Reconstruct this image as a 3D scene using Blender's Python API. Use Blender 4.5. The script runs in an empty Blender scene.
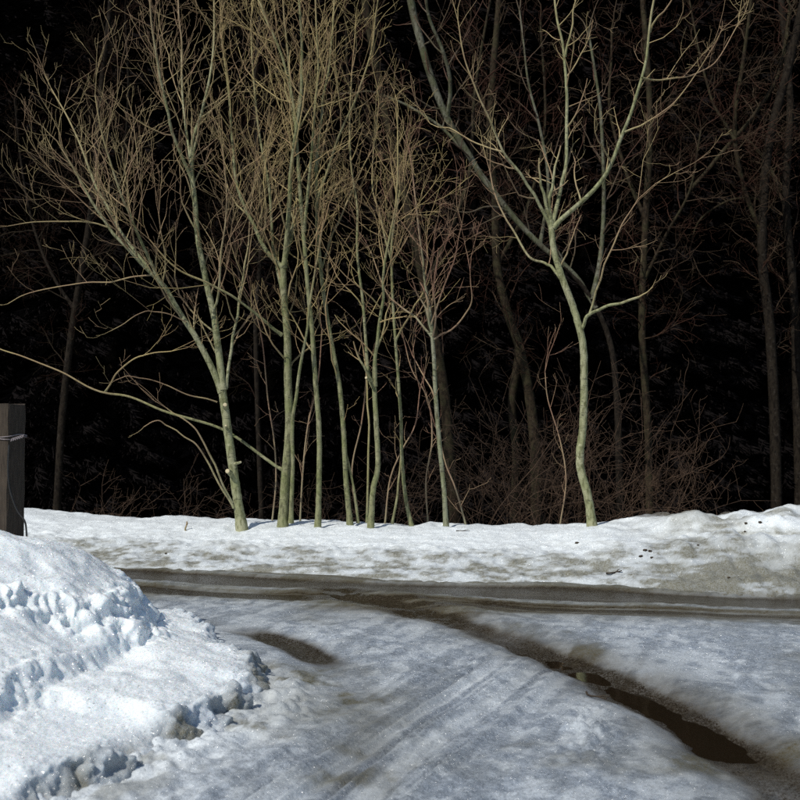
import bpy, math, random
import numpy as np
from math import radians, sin, cos, sqrt, pi

sc = bpy.context.scene
col = sc.collection

# ------------------------------------------------------------------ camera
CAM_H = 1.7
F = 80.0 / 56.0 * 800.0              # focal length in photo pixels (80 mm on 6x6)
PITCH = math.atan(40.0 / F)
cam_d = bpy.data.cameras.new('camera')
cam_d.sensor_width = 56.0
cam_d.sensor_height = 56.0
cam_d.lens = 80.0
cam_d.clip_end = 1000.0
cam_d.dof.use_dof = True
cam_d.dof.focus_distance = 12.5
cam_d.dof.aperture_fstop = 5.6
cam = bpy.data.objects.new('camera', cam_d)
cam.location = (0, 0, CAM_H)
cam.rotation_euler = (pi / 2 + PITCH, 0, 0)
col.objects.link(cam)
sc.camera = cam

# ------------------------------------------------------------------ sky and sun
SUN_EL = radians(46)
SUN_AZ = radians(222)                # compass style: clockwise from +Y, so behind the camera and to its left
world = bpy.data.worlds.new('World')
sc.world = world
world.use_nodes = True
wn = world.node_tree
wn.nodes.clear()
sky = wn.nodes.new('ShaderNodeTexSky')
sky.sky_type = 'NISHITA'
sky.sun_disc = False
sky.sun_elevation = SUN_EL
sky.sun_rotation = SUN_AZ
sky.air_density = 1.0
sky.dust_density = 0.6
bg = wn.nodes.new('ShaderNodeBackground')
bg.inputs['Strength'].default_value = 0.09
wo = wn.nodes.new('ShaderNodeOutputWorld')
wn.links.new(sky.outputs[0], bg.inputs[0])
wn.links.new(bg.outputs[0], wo.inputs[0])

sun_d = bpy.data.lights.new('sun', 'SUN')
sun_d.energy = 3.5
sun_d.angle = radians(0.53)
sun_d.color = (1.0, 0.96, 0.87)
sun = bpy.data.objects.new('sun', sun_d)
S = (sin(SUN_AZ) * cos(SUN_EL), cos(SUN_AZ) * cos(SUN_EL), sin(SUN_EL))
from mathutils import Vector
sun.rotation_euler = Vector(S).to_track_quat('Z', 'Y').to_euler()
sun.location = (S[0] * 40, S[1] * 40, S[2] * 40)
col.objects.link(sun)

sc.view_settings.view_transform = 'Standard'
sc.view_settings.look = 'None'
sc.view_settings.gamma = 1.0
sc.view_settings.exposure = 0.0
sc.view_settings.use_curve_mapping = False
sc.cycles.max_bounces = 6
sc.cycles.diffuse_bounces = 3
sc.cycles.glossy_bounces = 3
sc.cycles.use_denoising = False

# ------------------------------------------------------------------ helpers
CP, SP = cos(PITCH), sin(PITCH)
def at(px, py, Y):
    """The point of the place that lies Y metres ahead on the line of sight of a photo pixel."""
    u = (px - 400.0) / F
    v = (400.0 - py) / F
    fy = CP - v * SP
    fz = SP + v * CP
    k = Y / fy
    return (u * k, Y, CAM_H + fz * k)

def tag(o, label=None, cat=None, group=None, kind=None):
    if label: o['label'] = label
    if cat: o['category'] = cat
    if group: o['group'] = group
    if kind: o['kind'] = kind
    return o

def empty(name, loc=(0, 0, 0)):
    o = bpy.data.objects.new(name, None)
    o.location = loc
    o.empty_display_size = 0.2
    col.objects.link(o)
    return o

def mesh_obj(name, verts, faces, mat, parent=None, smooth=True, attrs=None):
    """One mesh object. Verts are in world space; a parented part is stored relative to its thing."""
    V = np.asarray(verts, dtype=np.float32)
    Fa = np.asarray(faces, dtype=np.int32)
    if parent is not None:
        V = V - np.array(parent.location, dtype=np.float32)
    me = bpy.data.meshes.new(name)
    me.vertices.add(len(V))
    me.vertices.foreach_set('co', V.ravel())
    n, k = Fa.shape
    me.loops.add(n * k)
    me.loops.foreach_set('vertex_index', Fa.ravel())
    me.polygons.add(n)
    me.polygons.foreach_set('loop_start', np.arange(0, n * k, k, dtype=np.int32))
    me.polygons.foreach_set('loop_total', np.full(n, k, dtype=np.int32))
    me.polygons.foreach_set('use_smooth', np.full(n, smooth, dtype=bool))
    me.update(calc_edges=True)
    if attrs:
        for an, av in attrs.items():
            a = me.attributes.new(an, 'FLOAT', 'POINT')
            a.data.foreach_set('value', np.asarray(av, dtype=np.float32).ravel())
    me.materials.append(mat)
    o = bpy.data.objects.new(name, me)
    col.objects.link(o)
    if parent is not None:
        o.parent = parent
    return o

# ---- noise on arrays
def _hash(ix, iy, s):
    h = (ix.astype(np.int64) * 374761393 + iy.astype(np.int64) * 668265263 + s * 982451653) & 0xFFFFFFFF
    h = ((h ^ (h >> 13)) * 1274126177) & 0xFFFFFFFF
    h = ((h ^ (h >> 16)) * 2246822519) & 0xFFFFFFFF
    return ((h ^ (h >> 15)) & 0xFFFFFF).astype(np.float64) / float(0xFFFFFF)

def vnoise(x, y, s=0):
    ix = np.floor(x); iy = np.floor(y)
    fx = x - ix; fy = y - iy
    fx = fx * fx * fx * (fx * (fx * 6 - 15) + 10)
    fy = fy * fy * fy * (fy * (fy * 6 - 15) + 10)
    a = _hash(ix, iy, s); b = _hash(ix + 1, iy, s)
    c = _hash(ix, iy + 1, s); d = _hash(ix + 1, iy + 1, s)
    return (a + (b - a) * fx + (c - a) * fy + (a - b - c + d) * fx * fy) * 2 - 1

def fbm(x, y, octv=4, s=0, gain=0.5, lac=2.03):
    r = np.zeros_like(x); amp = 1.0; t = 0.0
    for i in range(octv):
        r += amp * vnoise(x + 17.3 * i, y - 9.1 * i, s + i)
        t += amp
        amp *= gain; x = x * lac; y = y * lac
    return r / t

def worley(x, y, s=0):
    ix = np.floor(x); iy = np.floor(y)
    best = np.full_like(x, 9.0)
    for dx in (-1, 0, 1):
        for dy in (-1, 0, 1):
            cx = ix + dx; cy = iy + dy
            px = cx + _hash(cx, cy, s); py = cy + _hash(cx, cy, s + 77)
            best = np.minimum(best, (px - x) ** 2 + (py - y) ** 2)
    return np.sqrt(best)

def worley3(x, y, z, s=0):
    ix = np.floor(x); iy = np.floor(y); iz = np.floor(z)
    acc = np.zeros_like(x)
    for dx in (-1, 0, 1):
        for dy in (-1, 0, 1):
            for dz in (-1, 0, 1):
                cx = ix + dx; cy = iy + dy; cz = iz + dz
                k = cy + cz * 57.0
                d = (cx + _hash(cx, k, s) - x) ** 2 + (cy + _hash(cx, k, s + 77) - y) ** 2 + (cz + _hash(cx, k, s + 154) - z) ** 2
                acc += np.exp(-9.0 * np.sqrt(d))
    return -np.log(acc + 1e-12) / 9.0      # soft minimum: rounded ridges

def sstep(a, b, x):
    t = np.clip((x - a) / (b - a), 0, 1)
    return t * t * (3 - 2 * t)

def poly_dist(x, y, pts):
    """distance to an open polyline and the running parameter (in metres) of the closest point"""
    best = np.full_like(x, 1e9); par = np.zeros_like(x); acc = 0.0
    for (ax, ay), (bx, by) in zip(pts[:-1], pts[1:]):
        L = sqrt((bx - ax) ** 2 + (by - ay) ** 2)
        t = np.clip(((x - ax) * (bx - ax) + (y - ay) * (by - ay)) / (L * L), 0, 1)
        d = np.sqrt((x - ax - t * (bx - ax)) ** 2 + (y - ay - t * (by - ay)) ** 2)
        m = d < best
        best = np.where(m, d, best); par = np.where(m, acc + t * L, par)
        acc += L
    return best, par

def smooth_line(pts, n=60):
    """Catmull-Rom through the points"""
    P = [np.array(p, dtype=float) for p in pts]
    P = [2 * P[0] - P[1]] + P + [2 * P[-1] - P[-2]]
    out = []
    segs = len(P) - 3
    m = max(2, n // segs)
    for i in range(segs):
        p0, p1, p2, p3 = P[i:i + 4]
        for k in range(m):
            t = k / m
            out.append(0.5 * (2 * p1 + (p2 - p0) * t + (2 * p0 - 5 * p1 + 4 * p2 - p3) * t * t + (3 * p1 - p0 - 3 * p2 + p3) * t ** 3))
    out.append(P[-2])
    return np.array(out)

def poly_sdf(x, y, poly):
    """signed distance to a closed polygon, positive inside"""
    d = np.full_like(x, 1e9); inside = np.zeros(x.shape, dtype=bool)
    n = len(poly)
    for i in range(n):
        ax, ay = poly[i]; bx, by = poly[(i + 1) % n]
        L2 = (bx - ax) ** 2 + (by - ay) ** 2 + 1e-12
        t = np.clip(((x - ax) * (bx - ax) + (y - ay) * (by - ay)) / L2, 0, 1)
        d = np.minimum(d, (x - ax - t * (bx - ax)) ** 2 + (y - ay - t * (by - ay)) ** 2)
        c = ((ay > y) != (by > y)) & (x < (bx - ax) * (y - ay) / (by - ay + 1e-12) + ax)
        inside ^= c
    d = np.sqrt(d)
    return np.where(inside, d, -d)

# ------------------------------------------------------------------ materials
class NT:
    def __init__(self, name):
        self.m = bpy.data.materials.new(name)
        self.m.use_nodes = True
        self.t = self.m.node_tree
        self.t.nodes.clear()
        self.out = self.t.nodes.new('ShaderNodeOutputMaterial')
        self.p = self.t.nodes.new('ShaderNodeBsdfPrincipled')
        self.t.links.new(self.p.outputs[0], self.out.inputs[0])
    def n(self, typ, **kw):
        nd = self.t.nodes.new(typ)
        for k, v in kw.items(): setattr(nd, k, v)
        return nd
    def link(self, a, b): self.t.links.new(a, b)
    def val(self, sock, v):
        if hasattr(v, 'is_output'): self.link(v, sock)
        else: sock.default_value = v
    def math(self, op, a, b=0.0, clamp=False):
        nd = self.n('ShaderNodeMath', operation=op, use_clamp=clamp)
        self.val(nd.inputs[0], a); self.val(nd.inputs[1], b)
        return nd.outputs[0]
    def mix(self, f, a, b):
        nd = self.n('ShaderNodeMix', data_type='RGBA')
        self.val(nd.inputs[0], f)
        for s, v in ((nd.inputs[6], a), (nd.inputs[7], b)):
            if hasattr(v, 'is_output'): self.link(v, s)
            else: s.default_value = (*v, 1)
        return nd.outputs[2]
    def mixf(self, f, a, b):
        nd = self.n('ShaderNodeMix', data_type='FLOAT')
        self.val(nd.inputs[0], f); self.val(nd.inputs[2], a); self.val(nd.inputs[3], b)
        return nd.outputs[0]
    def ramp(self, v, lo, hi):
        nd = self.n('ShaderNodeMapRange', interpolation_type='SMOOTHSTEP')
        self.val(nd.inputs[0], v); nd.inputs[1].default_value = lo; nd.inputs[2].default_value = hi
        return nd.outputs[0]
    def coord(self): return self.n('ShaderNodeTexCoord').outputs['Object']
    def noise(self, co, scale, detail=4.0, rough=0.55):
        nd = self.n('ShaderNodeTexNoise')
        self.link(co, nd.inputs['Vector'])
        nd.inputs['Scale'].default_value = scale; nd.inputs['Detail'].default_value = detail
        nd.inputs['Roughness'].default_value = rough
        return nd.outputs['Fac']
    def attr(self, name): return self.n('ShaderNodeAttribute', attribute_name=name).outputs['Fac']
    def scaled(self, co, s):
        nd = self.n('ShaderNodeMapping'); self.link(co, nd.inputs[0]); nd.inputs['Scale'].default_value = s
        return nd.outputs[0]

def snow_material(name, sss=0.0):
    """snow, ice, grit and melt water; the masks ride on the mesh (ice, dirt, wet)"""
    t = NT(name); co = t.coord()
    ice, dirt, wet = t.attr('ice'), t.attr('dirt'), t.attr('wet')
    fine = t.noise(co, 38, 5, 0.7)
    grit = t.noise(co, 120, 3, 0.75)
    mid = t.noise(co, 7, 5, 0.6)
    snow = t.mix(t.ramp(mid, 0.3, 0.7), (0.82, 0.875, 0.905), (0.87, 0.92, 0.94))
    gran = t.math('ADD', t.math('MULTIPLY', fine, 0.45), t.math('ADD', t.math('MULTIPLY', grit, 0.35), t.math('MULTIPLY', t.noise(co, 15, 4, 0.6), 0.2)))
    icec = t.mix(t.ramp(gran, 0.36, 0.66), (0.17, 0.205, 0.255), (0.56, 0.63, 0.72))
    c = t.mix(ice, snow, icec)
    # grit: a smooth film plus clustered specks
    sp = t.ramp(t.math('ADD', t.math('MULTIPLY', grit, 0.6), t.math('MULTIPLY', fine, 0.4)), 0.40, 0.62)
    dm = t.math('MULTIPLY', dirt, t.mixf(sp, 0.74, 1.12), True)
    dcol = t.mix(mid, (0.078, 0.069, 0.034), (0.14, 0.125, 0.068))
    c = t.mix(dm, c, dcol)
    mud = t.mix(fine, (0.025, 0.0165, 0.0075), (0.066, 0.047, 0.022))
    wm = t.math('MULTIPLY', wet, t.mixf(sp, 0.80, 1.1), True)
    c = t.mix(wm, c, mud)
    c = t.mix(t.ramp(wm, 0.80, 1.0), c, (0.017, 0.012, 0.007))
    t.link(c, t.p.inputs['Base Color'])
    r = t.mixf(ice, 0.55, t.mixf(fine, 0.16, 0.45))
    r = t.mixf(dirt, r, 0.6)
    r = t.mixf(t.ramp(wm, 0.5, 1.0), r, 0.16)
    t.link(r, t.p.inputs['Roughness'])
    if sss:
        t.p.inputs['Subsurface Weight'].default_value = sss
        t.p.inputs['Subsurface Radius'].default_value = (0.6, 0.85, 1.0)
        t.p.inputs['Subsurface Scale'].default_value = 0.025
    t.p.inputs['IOR'].default_value = 1.31
    t.p.inputs['Specular IOR Level'].default_value = 0.5
    # crystals: every grain has its own facet
    vo = t.n('ShaderNodeTexVoronoi'); t.link(co, vo.inputs['Vector']); vo.inputs['Scale'].default_value = 115
    vec = t.n('ShaderNodeVectorMath', operation='SUBTRACT'); t.link(vo.outputs['Color'], vec.inputs[0]); vec.inputs[1].default_value = (.5, .5, .5)
    sc_ = t.n('ShaderNodeVectorMath', operation='SCALE'); t.link(vec.outputs[0], sc_.inputs[0])
    sc_.inputs['Scale'].default_value = 2.4
    b1 = t.n('ShaderNodeBump'); b1.inputs['Strength'].default_value = 0.55; b1.inputs['Distance'].default_value = 0.02
    h = t.math('ADD', t.math('MULTIPLY', fine, 0.8), t.math('MULTIPLY', grit, 0.35))
    t.link(h, b1.inputs['Height'])
    t.link(t.math('SUBTRACT', t.mixf(ice, 0.38, 0.85), t.math('MULTIPLY', wm, 0.3)), b1.inputs['Strength'])
    ad = t.n('ShaderNodeVectorMath', operation='ADD'); t.link(b1.outputs[0], ad.inputs[0]); t.link(sc_.outputs[0], ad.inputs[1])
    nm = t.n('ShaderNodeVectorMath', operation='NORMALIZE'); t.link(ad.outputs[0], nm.inputs[0])
    t.link(b1.outputs[0], t.p.inputs['Normal'])
    # thin icy coat on the grain facets gives the glitter
    t.p.inputs['Coat IOR'].default_value = 2.1
    t.p.inputs['Coat Roughness'].default_value = 0.20
    sx = t.n('ShaderNodeSeparateColor'); t.link(vo.outputs['Color'], sx.inputs[0])
    few = t.math('GREATER_THAN', t.math('FRACT', t.math('MULTIPLY', t.math('ADD', sx.outputs[0], sx.outputs[1]), 7.31)), 0.6)
    t.link(t.math('MULTIPLY', few, t.math('SUBTRACT', 1.0, t.math('ADD', dm, wm, True))), t.p.inputs['Coat Weight'])
    t.link(nm.outputs[0], t.p.inputs['Coat Normal'])
    return t.m

def bark_material(name, c1, c2, c3, twig, moss=0.0, mosscol=(0.14, 0.17, 0.05), dark=(0.05, 0.05, 0.035), spec=0.3, twig2=None):
    """trunk colours for thick wood, twig colour for thin wood (the mesh carries each point's radius)"""
    t = NT(name); co = t.coord()
    rad = t.attr('rad')
    n1 = t.noise(co, 2.3, 3); n2 = t.noise(t.scaled(co, (1, 1, 0.35)), 22, 5, 0.65); n3 = t.noise(co, 60, 3, 0.7)
    c = t.mix(t.ramp(n1, 0.35, 0.65), c1, c2)
    c = t.mix(t.ramp(n2, 0.42, 0.66), c, c3)
    lich = t.math('MULTIPLY', t.ramp(t.noise(co, 13, 4, 0.7), 0.57, 0.66), 0.5)
    c = t.mix(lich, c, tuple(min(0.5, 1.35 * k + 0.02) for k in c2))
    if moss:
        c = t.mix(t.math('MULTIPLY', t.ramp(t.noise(co, 5.0, 4), 0.42, 0.62), moss), c, mosscol)
    # short cross marks and scars
    ring = t.noise(t.scaled(co, (1, 1, 5.0)), 9, 3, 0.6)
    c = t.mix(t.math('MULTIPLY', t.ramp(ring, 0.60, 0.68), 0.7), c, dark)
    thin = t.math('SUBTRACT', 1.0, t.ramp(rad, 0.007, 0.022))
    tw = t.mix(t.ramp(t.noise(co, 1.3, 3), 0.42, 0.58), twig, twig2 or (twig[0] * 0.8, twig[1] * 0.56, twig[2] * 0.6))
    c = t.mix(thin, c, tw)
    t.link(c, t.p.inputs['Base Color'])
    t.p.inputs['Roughness'].default_value = 0.75
    t.p.inputs['Specular IOR Level'].default_value = spec
    b = t.n('ShaderNodeBump'); b.inputs['Strength'].default_value = 0.5; b.inputs['Distance'].default_value = 0.012
    t.link(t.math('ADD', n2, t.math('MULTIPLY', n3, 0.5)), b.inputs['Height'])
    t.link(b.outputs[0], t.p.inputs['Normal'])
    return t.m

def plain_material(name, c1, c2, scale=20, rough=0.8, bump=0.4, stretch=(1, 1, 1), spec=0.3):
    t = NT(name); co = t.scaled(t.coord(), stretch)
    n = t.noise(co, scale, 5, 0.65)
    t.link(t.mix(t.ramp(n, 0.3, 0.7), c1, c2), t.p.inputs['Base Color'])
    t.p.inputs['Roughness'].default_value = rough
    t.p.inputs['Specular IOR Level'].default_value = spec
    b = t.n('ShaderNodeBump'); b.inputs['Strength'].default_value = bump; b.inputs['Distance'].default_value = 0.01
    t.link(n, b.inputs['Height']); t.link(b.outputs[0], t.p.inputs['Normal'])
    return t.m

M = {}
M['snow'] = snow_material('snow_and_ice')
M['heap_snow'] = snow_material('heaped_snow', 0.6)
M['green_bark'] = bark_material('green_bark', (0.245, 0.26, 0.13), (0.33, 0.325, 0.205), (0.12, 0.125, 0.055), (0.40, 0.315, 0.16), twig2=(0.30, 0.20, 0.12))
M['olive_bark'] = bark_material('olive_bark', (0.20, 0.205, 0.10), (0.27, 0.26, 0.155), (0.09, 0.09, 0.045), (0.42, 0.33, 0.15), moss=0.4, twig2=(0.33, 0.225, 0.12))
M['red_twig_bark'] = bark_material('red_twig_bark', (0.20, 0.21, 0.13), (0.25, 0.25, 0.18), (0.10, 0.095, 0.055), (0.33, 0.23, 0.135), moss=0.25, twig2=(0.27, 0.15, 0.10))
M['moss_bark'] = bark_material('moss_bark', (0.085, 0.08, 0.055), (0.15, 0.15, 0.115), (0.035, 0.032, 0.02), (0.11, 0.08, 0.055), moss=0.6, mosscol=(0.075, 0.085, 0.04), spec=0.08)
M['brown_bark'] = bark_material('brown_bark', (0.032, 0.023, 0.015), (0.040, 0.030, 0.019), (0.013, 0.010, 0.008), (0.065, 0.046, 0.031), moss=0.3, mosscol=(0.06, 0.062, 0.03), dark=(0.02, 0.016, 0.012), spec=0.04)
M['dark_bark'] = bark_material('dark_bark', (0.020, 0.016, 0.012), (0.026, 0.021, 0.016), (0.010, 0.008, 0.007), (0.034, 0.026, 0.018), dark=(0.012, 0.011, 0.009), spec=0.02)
M['cane'] = plain_material('bramble_cane', (0.088, 0.052, 0.031), (0.046, 0.028, 0.018), 6)
M['cut_wood'] = plain_material('cut_wood', (0.62, 0.55, 0.37), (0.50, 0.42, 0.26), 60)
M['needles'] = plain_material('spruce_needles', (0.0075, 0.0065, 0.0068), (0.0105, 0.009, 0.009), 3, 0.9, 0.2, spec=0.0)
M['litter'] = plain_material('leaf_litter', (0.035, 0.025, 0.016), (0.075, 0.052, 0.032), 9, 0.9, 0.8)
M['post_wood'] = plain_material('weathered_post', (0.028, 0.021, 0.015), (0.062, 0.047, 0.034), 14, 0.85, 0.9, (6, 6, 0.5))
M['wire'] = plain_material('grey_wire', (0.30, 0.26, 0.27), (0.20, 0.17, 0.17), 40, 0.5, 0.1)
M['cable'] = plain_material('black_cable', (0.012, 0.012, 0.012), (0.02, 0.02, 0.02), 40, 0.5, 0.1)
M['debris'] = plain_material('dark_debris', (0.03, 0.022, 0.015), (0.06, 0.045, 0.03), 50, 0.9, 0.4)

tw = NT('melt_water')
tw.p.inputs['Base Color'].default_value = (0.015, 0.0105, 0.006, 1)
tw.p.inputs['Roughness'].default_value = 0.05
tw.p.inputs['IOR'].default_value = 1.33
_b = tw.n('ShaderNodeBump'); _b.inputs['Strength'].default_value = 0.06; _b.inputs['Distance'].default_value = 0.01
tw.link(tw.noise(tw.scaled(tw.coord(), (1, 0.35, 1)), 14, 3), _b.inputs['Height']); tw.link(_b.outputs[0], tw.p.inputs['Normal'])
M['water'] = tw.m

# ------------------------------------------------------------------ terrain
def foot_y(x):
    """the line where the far snow bank meets the lane"""
    return np.interp(x, [-40, -12, -3.5, 0, 4.4, 12, 40], [26, 18.4, 15.3, 13.95, 12.75, 10.9, 4.5])

RUT = [(-0.7, 13.0), (0.30, 11.2), (1.02, 9.7), (1.47, 8.5), (1.75, 7.3), (1.89, 6.35), (1.93, 5.4), (1.9, 4.0)]
RUT2 = [(-3.2, 12.2), (-2.0, 11.0), (-1.25, 10.15), (-0.62, 9.1), (-0.30, 7.9), (-0.2, 6.6), (-0.2, 4.0)]
RUT_S = smooth_line(RUT, 56); RUT2_S = smooth_line(RUT2, 48)

APRON = [(-6, 3), (-1.75, 3), (-1.62, 4.6), (-1.50, 5.5), (-1.22, 6.2), (-0.94, 7.0), (-0.84, 7.6), (-0.97, 8.4), (-1.32, 9.3), (-1.75, 10.2), (-2.3, 11.0), (-3.2, 11.7), (-6, 12.4)]

def road_height(x, y):
    z = 0.030 * fbm(x * 0.5, y * 0.5, 3, 3) + 0.010 * fbm(x * 2.1, y * 1.6, 4, 11)
    lane = sstep(3.4, 2.2, foot_y(x) - y)
    v = foot_y(x) - y + 0.10 * fbm(x * 0.7, y * 0.7, 3, 5)
    d1, p1 = poly_dist(x, y, RUT_S)
    w1 = d1 + 0.05 * fbm(x * 2.3, y * 1.7, 3, 21)
    g1 = np.exp(-(w1 / (0.25 + 0.06 * fbm(x * 1.5, y * 1.5, 2, 25))) ** 2)
    deep1 = sstep(3.2, 4.5, p1) * (1 - 0.85 * sstep(6.8, 7.6, p1))
    d2, p2 = poly_dist(x, y, RUT2_S)
    w2 = d2 + 0.07 * fbm(x * 2.0, y * 1.5, 3, 31)
    g2 = np.exp(-(w2 / 0.22) ** 2)
    deep2 = sstep(2.2, 3.0, p2) * (1 - sstep(3.9, 4.6, p2))
    # the wheel ruts press into the ice and push up low shoulders
    z = z * (1 - 0.85 * np.exp(-(d1 / 0.4) ** 2))
    z = z + 0.035 * np.exp(-(d1 / 0.45) ** 2) * fbm(x * 3.6, y * 3.0, 4, 27)
    z = z - g1 * (0.035 + 0.075 * deep1) + 0.02 * np.exp(-((d1 - 0.46) / 0.16) ** 2)
    z = z - g2 * (0.02 + 0.045 * deep2) + 0.012 * np.exp(-((d2 - 0.42) / 0.15) ** 2)
    # tracks along the lane
    b1 = sstep(0.02, 0.22, v) * sstep(1.22, 1.0, v)
    b2 = sstep(1.42, 1.58, v) * sstep(2.25, 1.9, v)
    z = z - 0.035 * b1 - 0.025 * b2
    # crusted, granular ice off the wheel tracks
    rough = np.clip(1 - g1 - g2 - b1 - 0.7 * b2, 0, 1)
    fx = x + 0.05 * vnoise(x * 9, y * 9, 41); fy2 = y + 0.05 * vnoise(x * 9, y * 9, 42)
    lump = 0.5 - worley(fx * 6.5, fy2 * 5.0, 5)
    patchy = sstep(-0.15, 0.35, fbm(x * 1.1, y * 0.9, 3, 51))
    z = z + rough * (0.016 * patchy * lump + 0.011 * fbm(x * 11, y * 9, 4, 61) * (0.4 + patchy)) + 0.010 * g1 * fbm(x * 6, y * 6, 3, 63)
    # old parallel tyre lines running up to the lane
    q = (x + 0.34) * 0.935 - (y - 5.55) * 0.355
    al = (x + 0.34) * 0.355 + (y - 5.55) * 0.935
    zone = np.exp(-(q / 0.62) ** 2) * sstep(4.6, 2.6, al)
    wq = q + 0.02 * fbm(al * 0.9, q * 0.5, 2, 71)
    z = z + 0.016 * zone * (np.sin(wq * 2 * pi / 0.115) * 0.5 + np.sin(wq * 2 * pi / 0.31 + 1.0))
    line = np.zeros_like(x)
    for k, (qo, wd) in enumerate(((-0.36, 0.016), (-0.24, 0.012), (-0.05, 0.020), (0.05, 0.012), (0.27, 0.018), (0.36, 0.012))):
        qq = wq - qo - 0.03 * np.sin(al * 0.8 + k)
        line += np.exp(-(qq / wd) ** 2) * sstep(0.25, 0.5, 0.5 + 0.5 * fbm(al * 1.3 + 9 * k, 0 * al, 2, 73))
    line *= sstep(4.3, 3.0, al) * sstep(-1.2, -0.4, al)
    z = z - 0.020 * line + 0.008 * np.exp(-((wq - 0.085) / 0.03) ** 2) * sstep(4.3, 3.0, al)
    # crumbs thrown off the ploughed edge
    ap = -poly_sdf(x, y, APRON)
    cr = np.exp(-(np.clip(ap, 0, 9) / 0.42) ** 2) * sstep(9.2, 7.8, y)
    cw = worley((x + 0.03 * vnoise(x * 11, y * 11, 91)) * 11, y * 11, 92)
    z = z + cr * (0.028 * sstep(0.60, 0.1, cw) * sstep(-0.2, 0.3, fbm(x * 3, y * 3, 2, 93)) + 0.05 * fbm(x * 7, y * 7, 4, 95) + 0.03)
    # lump of frozen slush left between the wheel paths
    dl = np.sqrt(((x - 1.13 - 0.12 * (y - 6.9) + 0.08 * vnoise(x * 5, y * 5, 83)) / 0.17) ** 2 + ((y - 6.75) / 0.6) ** 2)
    z = z + 0.06 * np.exp(-dl ** 2) * (0.5 + 1.3 * (0.5 - worley(x * 13, y * 9, 82)) + 0.6 * fbm(x * 9, y * 7, 3, 81))
    return z, g1, deep1, g2, deep2, b1, b2, v, rough, d1, d2, cr, q, al, line

def fan_grid(y0, y1, ny, nx, halfw, centre=lambda y: 0 * y):
    r = (y1 / y0) ** (1.0 / (ny - 1))
    ys = y0 * r ** np.arange(ny)
    u = np.linspace(-1, 1, nx)
    Y = np.repeat(ys[:, None], nx, 1)
    X = centre(Y) + u[None, :] * halfw(Y)
    return X, Y

def grid_faces(ny, nx):
    i = np.arange(ny - 1)[:, None] * nx + np.arange(nx - 1)[None, :]
    i = i.ravel()
    return np.stack([i, i + 1, i + nx + 1, i + nx], 1)

# hollows melted round the stems
WELLS = [at(px, 523, Y)[:2] for px, Y in ((241, 17.0), (285, 17.15), (318, 17.0), (350, 17.3), (371, 16.9), (411, 17.4), (446, 16.9), (592, 16.5))]
# ---- far snow bank, as a function of how far behind its foot a point lies
def bank_profile(x, y):
    s = y - foot_y(x)
    s = s + 0.22 * fbm(x * 0.55, y * 0.55, 3, 101) + 0.07 * fbm(x * 2.4, y * 2.4, 3, 104)
    right = sstep(2.2, 4.4, x)
    top = 0.47 + 0.05 * fbm(x * 0.45, 0 * x + 3.0, 3, 107) + 0.05 * sstep(-3, -8, x)
    z = top * (0.22 * sstep(0.0, 0.22, s) + 0.46 * sstep(0.18, 0.95, s) + 0.32 * sstep(0.8, 2.5, s))
    # the plough's heap on the right: higher front ridge, hollow behind it, then a second ridge
    ridge = 0.32 * np.exp(-((s - 1.0) / 0.45) ** 2) + 0.30 * sstep(1.6, 2.4, s)
    z = z + right * ridge * (0.85 + 0.75 * fbm(x * 1.3, y * 1.1, 4, 109)) + right * 0.06 * fbm(x * 2.6, y * 2.0, 3, 121) * sstep(0.1, 0.6, s)
    z = z + 0.10 * np.exp(-((x - 2.6) / 0.5) ** 2) * sstep(0.4, 1.3, s) * sstep(3.0, 2.0, s)
    face = sstep(0.02, 0.25, s) * sstep(1.7, 0.7, s)
    z = z + 0.035 * fbm(x * 1.6, y * 1.6, 4, 111) * sstep(0, 0.5, s)
    lump = 0.5 - worley(x * 3.1 + 0.3 * vnoise(x * 5, y * 5, 2), y * 3.1, 9)
    lump2 = 0.5 - worley(x * 8.0, y * 8.0, 10)
    z = z + face * (0.09 * lump * (0.3 + right) + 0.035 * lump2 + 0.02 * fbm(x * 9, y * 9, 3, 113))
    z = z + 0.024 * fbm(x * 5, y * 5, 4, 119) * sstep(0.4, 1.2, s)
    for wx_, wy_ in WELLS:
        r2 = (x - wx_) ** 2 + ((y - wy_) * 0.8) ** 2
        z = z - 0.085 * np.exp(-r2 / 0.035) + 0.02 * np.exp(-r2 / 0.16)
    # falls away behind the trees into the wood
    z = z - 0.14 * np.clip(s - 3.6, 0, None)
    return z, s, right, face

# ground under everything: snow-covered verge in front, leaf litter in the wood
def make_ground():
    xs = np.concatenate([np.linspace(-160, -24, 24), np.linspace(-22, 22, 60), np.linspace(24, 160, 24)])
    ys = np.concatenate([np.linspace(-120, -6, 20), np.linspace(-4, 16, 24), np.linspace(17, 60, 60), np.linspace(63, 220, 30)])
    X, Y = np.meshgrid(xs, ys)
    s = Y - foot_y(X)
    Z = -0.18 - 0.11 * np.clip(s - 3.0, 0, 26) + 0.10 * np.clip(s - 30, 0, 140) + 0.15 * fbm(X * 0.15, Y * 0.15, 3, 7) * sstep(2, 6, s)
    return mesh_obj('ground', np.stack([X, Y, Z], -1).reshape(-1, 3), grid_faces(len(ys), len(xs)), M['litter'])
tag(make_ground(), kind='structure')

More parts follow.
